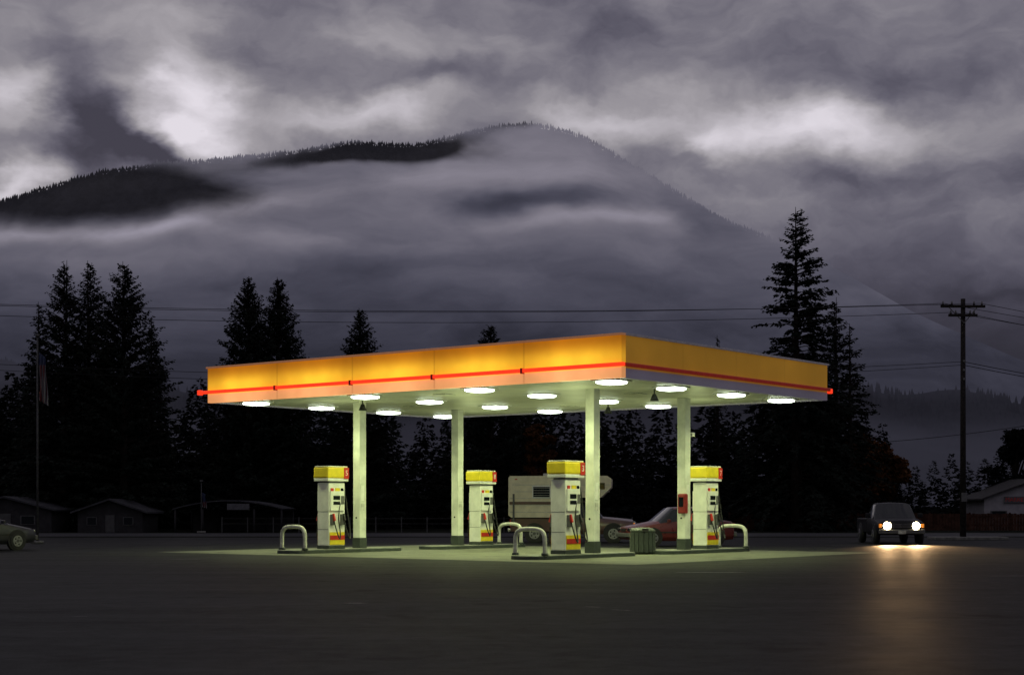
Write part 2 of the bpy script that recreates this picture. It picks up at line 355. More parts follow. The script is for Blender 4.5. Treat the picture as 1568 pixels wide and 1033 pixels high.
# pumps
def pump(b_,a,num):
    e=empty('fuel_pump',loc(b_,a),RZ); z=.12
    W=.72; D=.50
    box('plinth',e,(0,0,z+.05),(W+.02,D+.02,.10),M_char)
    box('cabinet',e,(0,0,z+.10+1.0),(W,D,2.0),M_white,.025)
    for kk,zz in enumerate((.62,1.18)): box('end_panel_seam_%d'%kk,e,(-W/2-.001,0,z+zz),(.006,D-.04,.012),M_grey)
    for s_ in (-1,1):
        y=s_*(D/2+.004)
        q=lambda n,cx,cz,sx,sz,m,t=.02: box(n,e,(cx,y+s_*t/2,z+cz),(sx,t,sz),m,.003)
        q('lower_door',0,.33,W-.06,.40,M_yel)
        q('lower_door_red',.0,.36,W-.07,.14,M_red,.03)
        q('bezel',-.02,1.52,W-.12,.62,M_white,.04)
        q('price_screen',-.05,1.62,.30,.13,M_blk,.05)
        q('volume_screen',-.05,1.45,.30,.10,M_blk,.05)
        q('card_reader',.21,1.55,.12,.26,M_grey,.06)
        q('sticker_a',-.22,1.86,.12,.13,M_red,.02); q('sticker_b',.02,1.88,.2,.1,M_yel,.02); q('sticker_c',.22,1.88,.10,.09,M_blk,.02)
        for g_,gm in ((-.22,M_yel),(-.08,M_red),(.06,M_grey)): q('grade_button',g_,1.25,.10,.08,gm,.03)
        q('nozzle_boot_l',-.23,.93,.15,.34,M_grey,.07); q('nozzle_boot_r',.22,.93,.15,.34,M_grey,.07)
        for cx,gm in ((-.23,M_red),(.22,M_dark)):
            box('nozzle_grip',e,(cx,y+s_*.10,z+1.0),(.06,.08,.24),gm,.015,rot=(s_*R(18),0,0))
            tube('hose',e,[(cx,y+s_*.10,z+.9),(cx+.04,y+s_*.20,z+.5),(cx+.12,y+s_*.25,z+.28),(cx+.24,y+s_*.16,z+.45),(cx+.21,y+s_*.04,z+1.2),(W/2+.0,s_*D*.44,z+2.0)],.02,M_dark)
    box('neck',e,(0,0,z+2.12),(W-.1,D-.1,.06),M_grey)
    box('topper_rim',e,(0,0,z+2.19),(.92,.64,.10),M_white,.02)
    box('topper',e,(0,0,z+2.415),(.94,.66,.35),M_yel,.05)
    box('topper_cap',e,(0,0,z+2.61),(.88,.60,.03),M_white,.01)
    for s_ in (-1,1):
        box('number_panel',e,(.35,s_*.335,z+2.40),(.22,.015,.35),M_red,.003)
        text('number',e,num,.24,(.35,s_*.345,z+2.40),(R(90),0,0 if s_<0 else R(180)),M_white)
for i,(b_,a) in enumerate(COLS):
    s_=-1 if i<2 else 1
    if s_<0: island(b_,a,-3.35,1.65)
    else: island(b_,a,-1.65,3.4)
    pump(b_+s_*1.30,a,'3578'[i]); guard(b_+s_*2.95,a)
# trash can
tx,ty=gp(984,848); e=empty('trash_can',(tx,ty,0),.4)
bm=bmesh.new()
n=16; prof=[(.30,0),(.36,.05),(.37,.66),(.39,.68),(.39,.74),(.30,.80),(.14,.82)]
rings=[]
for r,zz in prof: rings.append([bm.verts.new((r*math.cos(2*math.pi*k/n),r*math.sin(2*math.pi*k/n),zz)) for k in range(n)])
for i in range(len(rings)-1):
    for k in range(n): bm.faces.new((rings[i][k],rings[i][(k+1)%n],rings[i+1][(k+1)%n],rings[i+1][k]))
bm.faces.new(rings[-1]); fin(bm,'bin_body',M_char,e)
for k in range(16):
    t=2*math.pi*(k+.5)/16; box('slat_%d'%k,e,(.375*math.cos(t),.375*math.sin(t),.36),(.03,.13,.58),M_char,.005,rot=(0,0,t))
box('bin_door',e,(-.1,-.37,.74),(.2,.04,.1),M_dark)
# ------------------------------------------------------------------ vehicles
def wheels(e,xs,w,r,tw=.2):
    for i,x_ in enumerate(xs):
        for s_ in (-1,1):
            y=s_*(w-tw/2+.01)
            cyl('arch_%d_%d'%(i,s_),e,(x_,s_*(w-.05),r*1.08),r*1.17,.13,M_dark,'y',28)
            cyl('tire_%d_%d'%(i,s_),e,(x_,y+s_*.03,r),r,tw,M_dark,'y',28,bev=.03)
            cyl('rim_%d_%d'%(i,s_),e,(x_,y+s_*(tw/2+.032),r),r*.6,.02,M_rim,'y',20)
            cyl('hub_%d_%d'%(i,s_),e,(x_,y+s_*(tw/2+.046),r),r*.18,.02,M_grey,'y',12)
            for q in range(5):
                t=2*math.pi*q/5; cyl('slot_%d_%d_%d'%(i,s_,q),e,(x_+r*.38*math.cos(t),y+s_*(tw/2+.044),r+r*.38*math.sin(t)),r*.1,.006,M_dark,'y',8)
def loft(name,e,st,m,glass=M_glass,sub=True):
    v=[];f=[];idx=[]
    for (x_,zb,zs,zt,wb,ws,wt,fl) in st:
        r=[(wb,zb),(ws,zb+.14),(ws*1.0,zb+(zs-zb)*.62),(ws*.95,zs),(wt,zt-.05),(wt*.82,zt),(0,zt+.025)]
        for (yy,zz) in r: v.append((x_,-yy,zz))
        for (yy,zz) in r[-2::-1]: v.append((x_,yy,zz))
    for i in range(len(st)-1):
        for j in range(13):
            j2=(j+1)%13; f.append((i*13+j,i*13+j2,(i+1)*13+j2,(i+1)*13+j))
            fl=st[i][7]; g_=0
            if fl=='g' and j in (3,8): g_=1
            if fl=='w' and 3<=j<=8: g_=1
            idx.append(g_)
    f.append(tuple(range(12,-1,-1))); f.append(tuple((len(st)-1)*13+j for j in range(13))); idx+=[0,0]
    o=meshobj(name,v,f,[m,glass],e,idx)
    bm=bmesh.new(); bm.from_mesh(o.data); bmesh.ops.recalc_face_normals(bm,faces=bm.faces[:]); bm.to_mesh(o.data); bm.free()
    bv=o.modifiers.new('bevel','BEVEL'); bv.width=.025; bv.segments=2; bv.angle_limit=R(25)
    for p in o.data.polygons: p.use_smooth=True
    return o
def car(name,L_,m,loc_,rz,Wd=1.72,H=1.4,suv=False,lit=None):
    e=empty(name,(*loc_,0),rz); w=Wd/2; h=L_/2; zs=.92
    st=[(h,.35,.62,.66,w*.7,w*.78,w*.7,'b'),(h-.06,.25,.68,.72,w*.85,w*.92,w*.8,'b'),(h-.5,.22,.74,.80,w*.9,w,w*.85,'b'),
        (h-1.15,.2,.86,.92,w*.9,w,w*.84,'w'),(h-1.75,.2,zs,H-.03,w*.9,w,w*.66,'g'),(h-2.35,.2,zs,H,w*.9,w,w*.68,'b'),(h-2.42,.2,zs,H,w*.9,w,w*.68,'g'),
        (h-3.2,.2,zs,H-.04,w*.9,w,w*.66,'w'),(-h+.45,.22,zs,.97,w*.9,w,w*.8,'b'),(-h+.06,.25,.86,.92,w*.86,w*.93,w*.78,'b'),(-h,.38,.7,.8,w*.7,w*.8,w*.7,'b')]
    loft('body',e,st,m); wheels(e,(h-.85,-h+.8),w,.31)
    for s_ in (-1,1):
        box('headlight_%d'%s_,e,(h-.04,s_*w*.66,.62),(.1,.32,.13),M_chrome,.02)
        box('taillight_%d'%s_,e,(-h+.03,s_*w*.68,.78),(.1,.3,.14),M_red,.02)
        box('mirror_%d'%s_,e,(h-1.45,s_*(w+.06),.95),(.1,.16,.11),m,.03)
        box('door_handle_%d'%s_,e,(h-2.2,s_*(w+.0),.80),(.16,.03,.03),M_dark)
        box('door_seam_%d'%s_,e,(h-2.38,s_*(w-.001),.6),(.012,.01,.55),M_dark)
        box('rub_strip_%d'%s_,e,(0,s_*(w+.005),.52),(L_*.6,.02,.05),M_dark)
    box('front_bumper',e,(h+.02,0,.42),(.12,Wd*.92,.16),M_grey,.04); box('rear_bumper',e,(-h-.02,0,.45),(.12,Wd*.92,.18),M_grey,.04)
    box('grille',e,(h+.0,0,.6),(.06,.5,.1),M_dark)
    return e
M_carred=mat('burgundy_car_paint',(.13,.022,.020),.3,na=.1,coat=.4)
M_silver=mat('grey_car_paint',(.05,.05,.057),.35,.3,na=.1,coat=.2)
M_tan=mat('maroon_truck_paint',(.12,.06,.05),.35,na=.1,coat=.5)
M_dkcar=mat('dark_truck_paint',(.012,.0125,.015),.45,na=.1,spec=.2)
car('parked_car',4.1,M_carred,(6.15,59.6),R(180+14),H=1.45)
car('parked_car',4.3,M_silver,(-18.1,52.9),R(55),H=1.4)
M_orange2=mat('amber_lens',(.6,.2,.03),.3,emis=(1,.3,.03),es=.5)
M_head=mat('headlight_glow',(.8,.8,.7),.3,emis=(1,.84,.50),es=60)
def pickup(name,m,loc_,rz,Wd=1.8,H=1.6,L_=5.0,lit=False):
    e=empty(name,(*loc_,0),rz); w=Wd/2; h=L_/2
    st=[(h,.45,.78,.84,w*.82,w*.9,w*.8,'b'),(h-.08,.38,.86,.92,w*.9,w*.97,w*.84,'b'),(h-.7,.36,.93,.99,w*.92,w,w*.86,'b'),(h-1.3,.34,1.0,1.04,w*.92,w,w*.86,'w'),
        (h-1.8,.34,1.02,H-.02,w*.92,w,w*.72,'g'),(h-2.5,.34,1.02,H,w*.92,w,w*.73,'b'),(h-2.62,.34,1.02,H-.02,w*.92,w,w*.72,'b')]
    loft('cab',e,st,m)
    box('bed',e,((h-2.64-h)/2,0,.72),(L_-2.66,Wd*.98,.56),m,.04); box('bed_cavity',e,((h-2.64-h)/2,0,.995),(L_-2.85,Wd*.86,.02),M_dark)
    wheels(e,(h-.85,-h+1.0),w,.36,.24)
    box('front_bumper',e,(h+.06,0,.5),(.14,Wd*.96,.17),M_grey,.04)
    box('rear_bumper',e,(-h-.06,0,.5),(.14,Wd*.9,.16),M_chrome,.03)
    box('grille',e,(h+.01,0,.73),(.06,Wd*.5,.19),M_dark,.01)
    for kk in range(3): box('grille_bar_%d'%kk,e,(h+.045,0,.67+.06*kk),(.012,Wd*.48,.015),M_chrome)
    box('plate',e,(h+.14,0,.48),(.01,.3,.13),M_whdirty)
    for s_ in (-1,1):
        box('mirror_%d'%s_,e,(h-1.55,s_*(w+.10),1.12),(.1,.2,.17),m,.03)
        box('turn_signal_%d'%s_,e,(h-.0,s_*w*.88,.73),(.06,.1,.15),M_orange2,.01)
        box('headlight_bezel_%d'%s_,e,(h+.0,s_*w*.60,.73),(.06,.32,.26),M_chrome,.02)
        cyl('headlight_%d'%s_,e,(h+.04,s_*w*.60,.73),.145 if lit else .1,.03,M_head if lit else M_chrome,'x',20)
        box('tail_light_%d'%s_,e,(-h-.0,s_*w*.88,.8),(.05,.12,.3),M_red,.01)
        box('door_seam_%d'%s_,e,(h-2.48,s_*(w+.001),.75),(.012,.01,.6),M_dark)
        if lit:
            L=bpy.data.lights.new('headlamp_%d'%s_,'SPOT'); L.energy=2000; L.color=(1,.60,.28); L.spot_size=R(56); L.spot_blend=1; L.shadow_soft_size=.07
            lo=link(bpy.data.objects.new('headlamp_%d'%s_,L),e); lo.location=(h+.10,s_*w*.60,.73)
            lo.rotation_euler=(R(0),R(-(90-13)),0)
    return e
hx,hy=15.25,64.2
pickup('pickup_truck',M_dkcar,(hx,hy),R(-90-3),lit=True,Wd=1.85,H=1.62)
e=pickup('camper_truck',M_tan,(2.55,66.3),R(-5),Wd=1.9,H=1.72,L_=5.1)
M_camp=mat('camper_siding',(.80,.74,.54),.5,na=.12,ns=3)
prof=[(-2.5,1.03),(-2.62,1.12),(-2.62,2.66),(-2.55,2.74),(1.45,2.74),(1.62,2.62),(1.60,2.25),(1.2,1.86),(-.2,1.86),(-.2,1.03)]
prism('camper_body',e,prof,-1.04,1.04,M_camp)
for kk in range(5): box('siding_rib_%d'%kk,e,(-.45 if kk>2 else -1.4,-1.045,1.25+.28*kk),(4.0 if kk>2 else 2.3,.012,.02),M_whdirty)
box('camper_stripe',e,(-1.4,-1.052,1.62),(2.35,.012,.12),M_tan)
box('camper_window_frame',e,(-1.25,-1.055,2.08),(.78,.02,.52),M_white,.01); box('camper_window',e,(-1.25,-1.068,2.08),(.68,.02,.42),M_glass)
for kk in range(4): box('louvre_%d'%kk,e,(-1.25,-1.082,1.94+.1*kk),(.68,.006,.012),M_whdirty)
box('nose_window',e,(1.1,-1.05,2.32),(.5,.02,.26),M_glass); box('camper_door',e,(-2.63,.1,1.8),(.02,.6,1.4),M_white)
box('roof_vent',e,(-1.0,.2,2.80),(.5,.5,.12),M_whdirty,.02); box('camper_marker',e,(-2.3,-1.06,2.6),(.1,.03,.04),M_red)
box('camper_jack',e,(-2.4,-1.09,1.4),(.07,.07,1.2),M_grey)
# ------------------------------------------------------------------ utility poles, wires
def upole(x_,y_,H,arms=True,r=.14):
    e=empty('utility_pole',(x_,y_,0),R(2))
    cyl('shaft',e,(0,0,H/2-.1),r,H+.2,M_wood,'z',14,r2=r*.72)
    if arms:
        for zz,L_ in ((H-.35,2.0),(H-.75,1.3)):
            box('crossarm_%d'%int(zz*10),e,(-.05,-.14,zz),(L_,.10,.12),M_wood,.01)
            for xx in (-L_/2+.1,-L_/4,L_/4,L_/2-.15): cyl('insulator',e,(xx-.05,-.14,zz+.14),.05,.16,M_grey,'z',10,r2=.03)
        tube('brace_l',e,[(-.7,-.16,H-.38),(0,-.16,H-1.1)],.02,M_grey,False); tube('brace_r',e,[(.6,-.16,H-.38),(0,-.16,H-1.1)],.02,M_grey,False)
        for k in range(3): cyl('cable_clamp_%d'%k,e,(0,-.13,H-2.8-k*.4),.04,.12,M_grey)
        box('meter_box',e,(0,-.17,1.9),(.22,.12,.4),M_grey,.01)
    return e
PX,PY=(1475-784)/34.3,71.0; PH=10.75
upole(PX,PY,PH)
upole(-33,66.5,PH); upole(34.2,104,5.9+2,False,.13)
upole(62,88,10.5)
def wire(p,q,sag,r=.012,n=24):
    p=Vector(p);q=Vector(q); pts=[]
    for i in range(n+1):
        t=i/n; c=p.lerp(q,t); c.z-=4*sag*t*(1-t); pts.append(tuple(c))
    tube('overhead_wire',None,pts,r,M_wire,False,1)
for dx,dz,sg in ((-.9,-.22,.55),(.75,-.22,.5),(-.5,-.62,.6)):
    wire((-33+dx*.3,66.5,PH+dz-.2),(PX+dx,PY-.14,PH+dz),sg)
    wire((PX+dx,PY-.14,PH+dz),(62,88,PH+dz-.6),1.1)
for zz,sg in ((7.95,.9),(7.8,1.05)):
    wire((-33,66.5,zz+.2),(PX,PY,zz),sg,.012); wire((PX,PY,zz),(62,88,zz-.8),1.3,.016)
wire((PX,PY,PH-.6),(30,40,5.2),.8,.012); wire((14,110,5.7),(34.2,104,6.9),.5,.02); wire((34.2,104,6.9),(70,100,7),.6,.02)
e=empty('traffic_island',(PX+.2,PY,0)); box('kerb',e,(0,0,.07),(3.2,1.6,.14),M_conc,.03)
M_flag=bpy.data.materials.new('striped_flag_cloth'); M_flag.use_nodes=True; nt=M_flag.node_tree; b=nt.nodes['Principled BSDF']
tc=nt.nodes.new('ShaderNodeTexCoord'); X,Y,Z=sep(nt,tc.outputs['Object'])
stp=((X*9).f('FRACT')-.5).ss(-.05,.05); c=rgbmix(nt,stp,(.12,.02,.025),(.22,.22,.23)); c=rgbmix(nt,Z.ss(-.55,-.5),c,(.03,.04,.10)); nt.links.new(c,b.inputs['Base Color'])
def flagpole(x_,y_,H,fw,fh,r=.05):
    e=empty('flagpole',(x_,y_,0)); cyl('pole',e,(0,0,H/2),r,H,M_galv,'z',12,r2=r*.6); cyl('finial',e,(0,0,H+.05),.08,.1,M_galv)
    cyl('footing',e,(0,0,.06),.25,.12,M_conc)
    v=[];f=[];nx,nz=14,16
    for i in range(nz+1):
        for j in range(nx+1):
            s=j/nx; t=i/nz; fold=.11*math.sin(s*16+t*2.5)*(.3+t*.7)
            v.append((.06+s*fw*(.75+.35*t)-.02*math.sin(t*7),fold,-t*fh-.25*s*fh*.5))
    for i in range(nz):
        for j in range(nx): a_=i*(nx+1)+j; f.append((a_,a_+1,a_+nx+2,a_+nx+1))
    meshobj('flag',v,f,M_flag,e,smooth=True,loc=(0,0,H-.6))
flagpole((58-784)/38.6,63,8.2,.36,1.9); flagpole((309-784)/27,90,2.9,.25,.8,.03)
# ------------------------------------------------------------------ buildings, fences
M_bwall=mat('dark_siding',(.04,.039,.041),.85,ns=2,na=.25,spec=.1); M_bwall2=mat('pale_siding',(.32,.31,.33),.8,ns=2,na=.15,spec=.1)
M_roof=mat('metal_roof',(.055,.055,.062),.7,ns=2,na=.3,spec=.1); M_roofd=mat('shingle_roof',(.05,.048,.05),.8,ns=3,na=.4,spec=.1)
M_sgn=mat('faded_sign',(.12,.12,.13),.7,spec=.1)
def house(name,x_,y_,W,D,eave,peak,mw,mr,rz=0,win=((-.25,.9),(.25,.9)),ov=.3):
    e=empty(name,(x_,y_,0),rz)
    prism('walls',e,[(-W/2,0),(W/2,0),(W/2,eave),(0,peak),(-W/2,eave)],-D/2,D/2,mw)
    sl=(peak-eave)/(W/2)
    for s_ in (-1,1):
        xo=s_*(W/2+ov); zo=eave-sl*ov
        prism('roof_%d'%s_,e,[(0,peak+.02),(xo,zo+.02),(xo,zo+.12),(0,peak+.13)],-D/2-ov,D/2+ov,mr)
    for k_,(fx,hh) in enumerate(win):
        box('window_frame_%d'%k_,e,(fx*W,-D/2-.02,eave*.55),(W*.16,.04,hh*.6),M_galv); box('window_%d'%k_,e,(fx*W,-D/2-.045,eave*.55),(W*.13,.02,hh*.5),M_glass)
    box('door',e,(0,-D/2-.02,eave*.42),(W*.14,.05,eave*.84),M_galv)
    return e
house('small_house',(182-784)/25.6,95,3.8,4,1.2,1.85,M_bwall,M_roof,0,((-.28,.8),(.28,.8)),.35)
house('small_house',-30,96,5.5,5,1.3,2.0,M_bwall,M_roof,.05)
e=house('shop_building',33.3,103.5,6.6,5,2.0,3.2,M_bwall2,M_roofd,R(0),((-.36,.5),(.36,.5)))
box('sign_board',e,(-1.3,-2.56,1.95),(1.5,.06,.42),M_sgn); text('sign_text',e,'MARKET',.36,(-1.3,-2.6,1.95),(R(90),0,0),M_red)
cxp=(361-784)/25.6; e=empty('carport',(cxp,95,0)); n=16; W=6.5; v=[];f=[]
for i in range(n+1):
    t=i/n; xx=(t-.5)*W; zz=1.32+.5*math.sin(math.pi*t)**.9
    for yy in (-2.5,2.5): v+=[(xx,yy,zz),(xx,yy,zz+.07)]
for i in range(n):
    a_=i*4; b2=a_+4
    f+=[(a_,b2,b2+1,a_+1),(a_+2,a_+3,b2+3,b2+2),(a_+1,b2+1,b2+3,a_+3),(a_,a_+2,b2+2,b2)]
meshobj('arched_roof',v,f,M_roof,e)
for xx in (-3.1,-1.5,1.5,3.1):
    for yy in (-2.4,2.4): cyl('post',e,(xx,yy,.68),.06,1.36,M_bwall,'z',8)
box('back_wall',e,(0,2.45,.68),(W-.2,.06,1.3),M_bwall); box('sign_board',e,(.6,-2.56,1.5),(1.3,.04,.36),M_sgn)
M_fw=mat('cedar_fence',(.06,.03,.021),.85,ns=3,na=.45,spec=.05)
e=empty('wooden_fence',(13.5,99,0)); v=[];f=[]
rf=np.random.RandomState(5); xx=0
def addbox(v,f,x0,y0,z0,x1,y1,z1):
    b0=len(v); v+=[(x0,y0,z0),(x1,y0,z0),(x1,y1,z0),(x0,y1,z0),(x0,y0,z1),(x1,y0,z1),(x1,y1,z1),(x0,y1,z1)]
    f+=[tuple(b0+i for i in q) for q in ((0,3,2,1),(4,5,6,7),(0,1,5,4),(1,2,6,5),(2,3,7,6),(3,0,4,7))]
while xx<34:
    addbox(v,f,xx,0,.03,xx+.17,.03,1.08+rf.uniform(-.03,.03)); xx+=.185
meshobj('boards',v,f,M_fw,e); v=[];f=[]
for zz in (.3,.85): addbox(v,f,0,.035,zz,34,.09,zz+.09)
for k in range(14): addbox(v,f,k*2.5,.095,0,k*2.5+.1,.19,1.15)
meshobj('rails_and_posts',v,f,M_fw,e)
e=empty('wire_fence',(-17,93,0)); v=[];f=[]
for k in range(17): addbox(v,f,k*1.5,0,0,k*1.5+.06,.06,.9)
for zz in (.5,.8): addbox(v,f,0,.02,zz,24,.05,zz+.02)
meshobj('posts_and_rails',v,f,M_galv,e)
# ------------------------------------------------------------------ trees
def conifer_geo(rg,H,Rb,z0=.05,wh=.38,nb=7,shape=.8,droop=.3,spray=.42,dens=1.0,irr=.4,up=.1,top=1.0,fat=.17):
    P=[];D=[];L=[]; zc=z0*H; bv=[];bf=[]
    while zc<H*.985:
        t=zc/H; env=Rb*(1-t)**shape*min(1,.65+t*3)
        for k in range(nb if t<.85 else max(4,nb-2)):
            if rg.rand()<.10*irr*2: continue
            ph=rg.rand()*6.283; Ln=max(.13,env*(1-irr+irr*1.25*rg.rand()**.8)); z1=zc+rg.uniform(-.5,.5)*wh
            if z1>H*.985: z1=H*.975
            m=max(3,int(Ln/.10*dens)); s=rg.uniform(.12,1,m)**.75
            elev=up+ (t-.4)*.7
            px=np.cos(ph)*s*Ln; py=np.sin(ph)*s*Ln
            pz=z1+elev*s*Ln-droop*Ln*s**2*(1-t*.8)+.05*rg.randn(m)
            side=np.where(rg.rand(m)<.5,-1,1)*rg.uniform(.2,1.3,m); an=ph+side
            ln=spray*(1.15-.55*s)*rg.uniform(.6,1.3,m)*(.32+.68*(1-t)**.6)
            d=np.stack([np.cos(an),np.sin(an),rg.uniform(-.75,.15,m)],1)
            P.append(np.stack([px,py,pz],1)); D.append(d/np.linalg.norm(d,axis=1)[:,None]); L.append(ln)
            nn=4; q0=len(bv)
            for i in range(nn+1):
                u=i/nn*.95; c=(math.cos(ph)*u*Ln,math.sin(ph)*u*Ln,z1+elev*u*Ln-droop*Ln*u*u*(1-t*.8)); wd=.035*(1-u)+.008
                bv+=[(c[0],c[1],c[2]+wd),(c[0]-math.sin(ph)*wd,c[1]+math.cos(ph)*wd,c[2]-wd*.5),(c[0]+math.sin(ph)*wd,c[1]-math.cos(ph)*wd,c[2]-wd*.5)]
            for i in range(nn):
                for j in range(3): a_=q0+i*3+j; b_=q0+i*3+(j+1)%3; bf.append((a_,b_,b_+3,a_+3))
        zc+=wh*rg.uniform(.7,1.3)*(1.0-.5*t)
    P=np.concatenate(P);D=np.concatenate(D);L=np.concatenate(L)[:,None]
    n=len(P); rv=rg.randn(n,3); S=np.cross(D,rv); S/=np.linalg.norm(S,axis=1)[:,None]+1e-6
    W=L*fat+.012
    Vv=np.stack([P,P+D*L*.45+S*W,P+D*L,P+D*L*.45-S*W],1).reshape(-1,3)
    return Vv,bv,bf
def build_tree(name,loc_,H,Rb,seed,**k):
    rg=np.random.RandomState(seed); V,bv,bf=conifer_geo(rg,H,Rb,**k); n=len(V)//4
    f=[(4*i,4*i+1,4*i+2,4*i+3) for i in range(n)]; v=[tuple(p) for p in V]; idx=[0]*n
    o=len(v); v+=bv; f+=[tuple(o+i for i in q) for q in bf]; idx+=[1]*len(bf)
    o=len(v); ns=9; tr=.018*H
    lean=rg.uniform(-.01,.01,2)
    zs=[-.1,.4,H*.25,H*.5,H*.75,H*1.0]; rs=[tr*1.4,tr*1.05,tr*.8,tr*.55,tr*.3,.015]
    for zz,rr in zip(zs,rs):
        for j in range(ns): v.append((rr*math.cos(6.283*j/ns)+lean[0]*zz,rr*math.sin(6.283*j/ns)+lean[1]*zz,zz))
    for i in range(len(zs)-1):
        for j in range(ns): f.append((o+i*ns+j,o+i*ns+(j+1)%ns,o+(i+1)*ns+(j+1)%ns,o+(i+1)*ns+j)); idx.append(1)
    return meshobj(name,v,f,[M_fol,M_bark],None,idx,loc=(*loc_,0))
def tp(px,py,Y):
    s=F/Y; return (px-CX)/s,(HY-py)/s+CH
def tree_at(px,py,Y,Rb,seed,**k):
    x_,H=tp(px,py,Y); return build_tree('conifer_tree',(x_,Y),H,Rb,seed,**k)
K=dict(spray=.48,fat=.18)
tree_at(98,398,100,4.6,11,droop=.2,irr=.42,up=.35,shape=.84,dens=1.8,nb=9,**K)
tree_at(138,399,101,4.2,12,droop=.2,irr=.42,up=.35,shape=.80,dens=1.8,nb=9,**K)
tree_at(190,400,99,5.4,13,droop=.15,irr=.5,up=.4,shape=.80,dens=1.9,nb=10,**K)
tree_at(60,462,104,3.3,14,droop=.2,shape=.85,dens=1.5,**K)
tree_at(232,485,103,3.1,15,droop=.2,shape=.85,dens=1.5,**K)
tree_at(380,423,102,4.2,16,droop=.05,irr=.3,up=.5,shape=.76,dens=2.0,nb=11,wh=.33,**K)
tree_at(427,424,103,3.9,17,droop=.05,irr=.3,up=.5,shape=.76,dens=2.0,nb=11,wh=.33,**K)
tree_at(552,471,104,4.4,18,droop=.1,irr=.35,up=.4,shape=.82,dens=1.9,nb=10,**K)
tree_at(751,497,106,5.2,19,droop=.1,irr=.4,up=.4,shape=.82,dens=1.8,nb=10,**K)
tree_at(1099,513,108,1.3,20,shape=.8,irr=.6)
tree_at(1220,316,98,5.9,21,droop=.42,irr=.55,up=.10,shape=.78,dens=2.0,nb=10,wh=.52,spray=.55,fat=.18)
tree_at(1278,455,103,4.6,22,droop=.4,irr=.6,up=.15,shape=.9,dens=1.5,nb=8,wh=.5,spray=.5,fat=.18)
tree_at(1245,520,101,3.4,23,droop=.3,irr=.4,shape=.8,dens=1.5,**K)
tree_at(1303,495,100,3.9,24,droop=.4,irr=.65,up=.1,shape=.9,dens=1.3,nb=7,wh=.5,spray=.5,fat=.18)
variants=[]
for s in range(5):
    rg=np.random.RandomState(100+s); V,_,_=conifer_geo(rg,9,2.3,z0=.02,wh=.5,nb=7,shape=.8,droop=.2,spray=.75,dens=.6,irr=.35,up=.2,fat=.22)
    variants.append(V)
def forest(name,items,m,keep=1.0):
    rg=np.random.RandomState(7); parts=[]
    for (x_,y_,h) in items:
        V=variants[rg.randint(5)]; a=rg.rand()*6.28; s=h/9; c,s2=math.cos(a),math.sin(a)
        ws=s**.6*rg.uniform(.9,1.3)
        X=(V[:,0]*c-V[:,1]*s2)*ws+x_; Y=(V[:,0]*s2+V[:,1]*c)*ws+y_; parts.append(np.stack([X,Y,V[:,2]*s],1))
    A=np.concatenate(parts); n=len(A)//4
    me=bpy.data.meshes.new(name); me.vertices.add(len(A)); me.vertices.foreach_set('co',A.ravel())
    me.loops.add(n*4); me.loops.foreach_set('vertex_index',np.arange(n*4)); me.polygons.add(n)
    me.polygons.foreach_set('loop_start',np.arange(n)*4); me.polygons.foreach_set('loop_total',np.full(n,4)); me.materials.append(m); me.update(); me.validate()
    return link(bpy.data.objects.new(name,me))
rg=np.random.RandomState(9); items=[]
topl=[(-200,575),(0,575),(40,560),(90,530),(150,510),(230,530),(262,560),(300,580),(340,590),(380,545),(440,555),(480,590),(560,600),(620,620),(750,600),(900,600),(1000,610),(1100,600),(1160,590),(1230,560),(1320,590),(1350,640),(1370,690),(1440,700),(1568,690),(1700,670)]
tpx=[p[0] for p in topl]; tpy=[p[1] for p in topl]
for k in range(200):
    px=rg.uniform(-200,1700); Y=rg.uniform(106,135); py=np.interp(px,tpx,tpy)+rg.uniform(-8,75)
    x_,h=tp(px,py,Y); items.append((x_,Y,max(2.0,h)))
forest('tree_line',items,M_fol2)
def leafcloud(name,cents,rad,nper,size,m,seed,trunk=None):
    rg=np.random.RandomState(seed); parts=[]
    for c,r in zip(cents,rad):
        d=rg.randn(nper,3); d/=np.linalg.norm(d,axis=1)[:,None]; rr=rg.rand(nper)**.45
        p=np.array(c)+d*rr[:,None]*np.array(r); a=rg.randn(nper,3); a/=np.linalg.norm(a,axis=1)[:,None]; b=np.cross(a,rg.randn(nper,3)); b/=np.linalg.norm(b,axis=1)[:,None]
        s=size*rg.uniform(.6,1.3,nper)[:,None]
        parts.append(np.stack([p-a*s,p+b*s*.6,p+a*s,p-b*s*.6],1).reshape(-1,3))
    A=np.concatenate(parts); n=len(A)//4; v=[tuple(q) for q in A]; f=[(4*i,4*i+1,4*i+2,4*i+3) for i in range(n)]; idx=[0]*n
    if trunk:
        x_,y_,h,r=trunk
        ends=[(x_,y_,0,x_,y_,h*.45,r)]+[(x_,y_,h*.3+.05*k_,c[0],c[1],c[2],r*.4) for k_,c in enumerate(cents)]
        for (x0,y0,z0,x1,y1,z1,r0) in ends:
            o=len(v); dv=Vector((x1-x0,y1-y0,z1-z0)).normalized(); s1=dv.orthogonal().normalized(); s2=dv.cross(s1)
            for (bx,by,bz,br) in ((x0,y0,z0,r0),(x1,y1,z1,r0*.5)):
                for j in range(6):
                    q=s1*math.cos(j*1.047)*br+s2*math.sin(j*1.047)*br; v.append((bx+q.x,by+q.y,bz+q.z))
            for j in range(6): f.append((o+j,o+(j+1)%6,o+6+(j+1)%6,o+6+j)); idx.append(1)
    return meshobj(name,v,f,[m,M_bark],None,idx)
cents=[];rad=[]
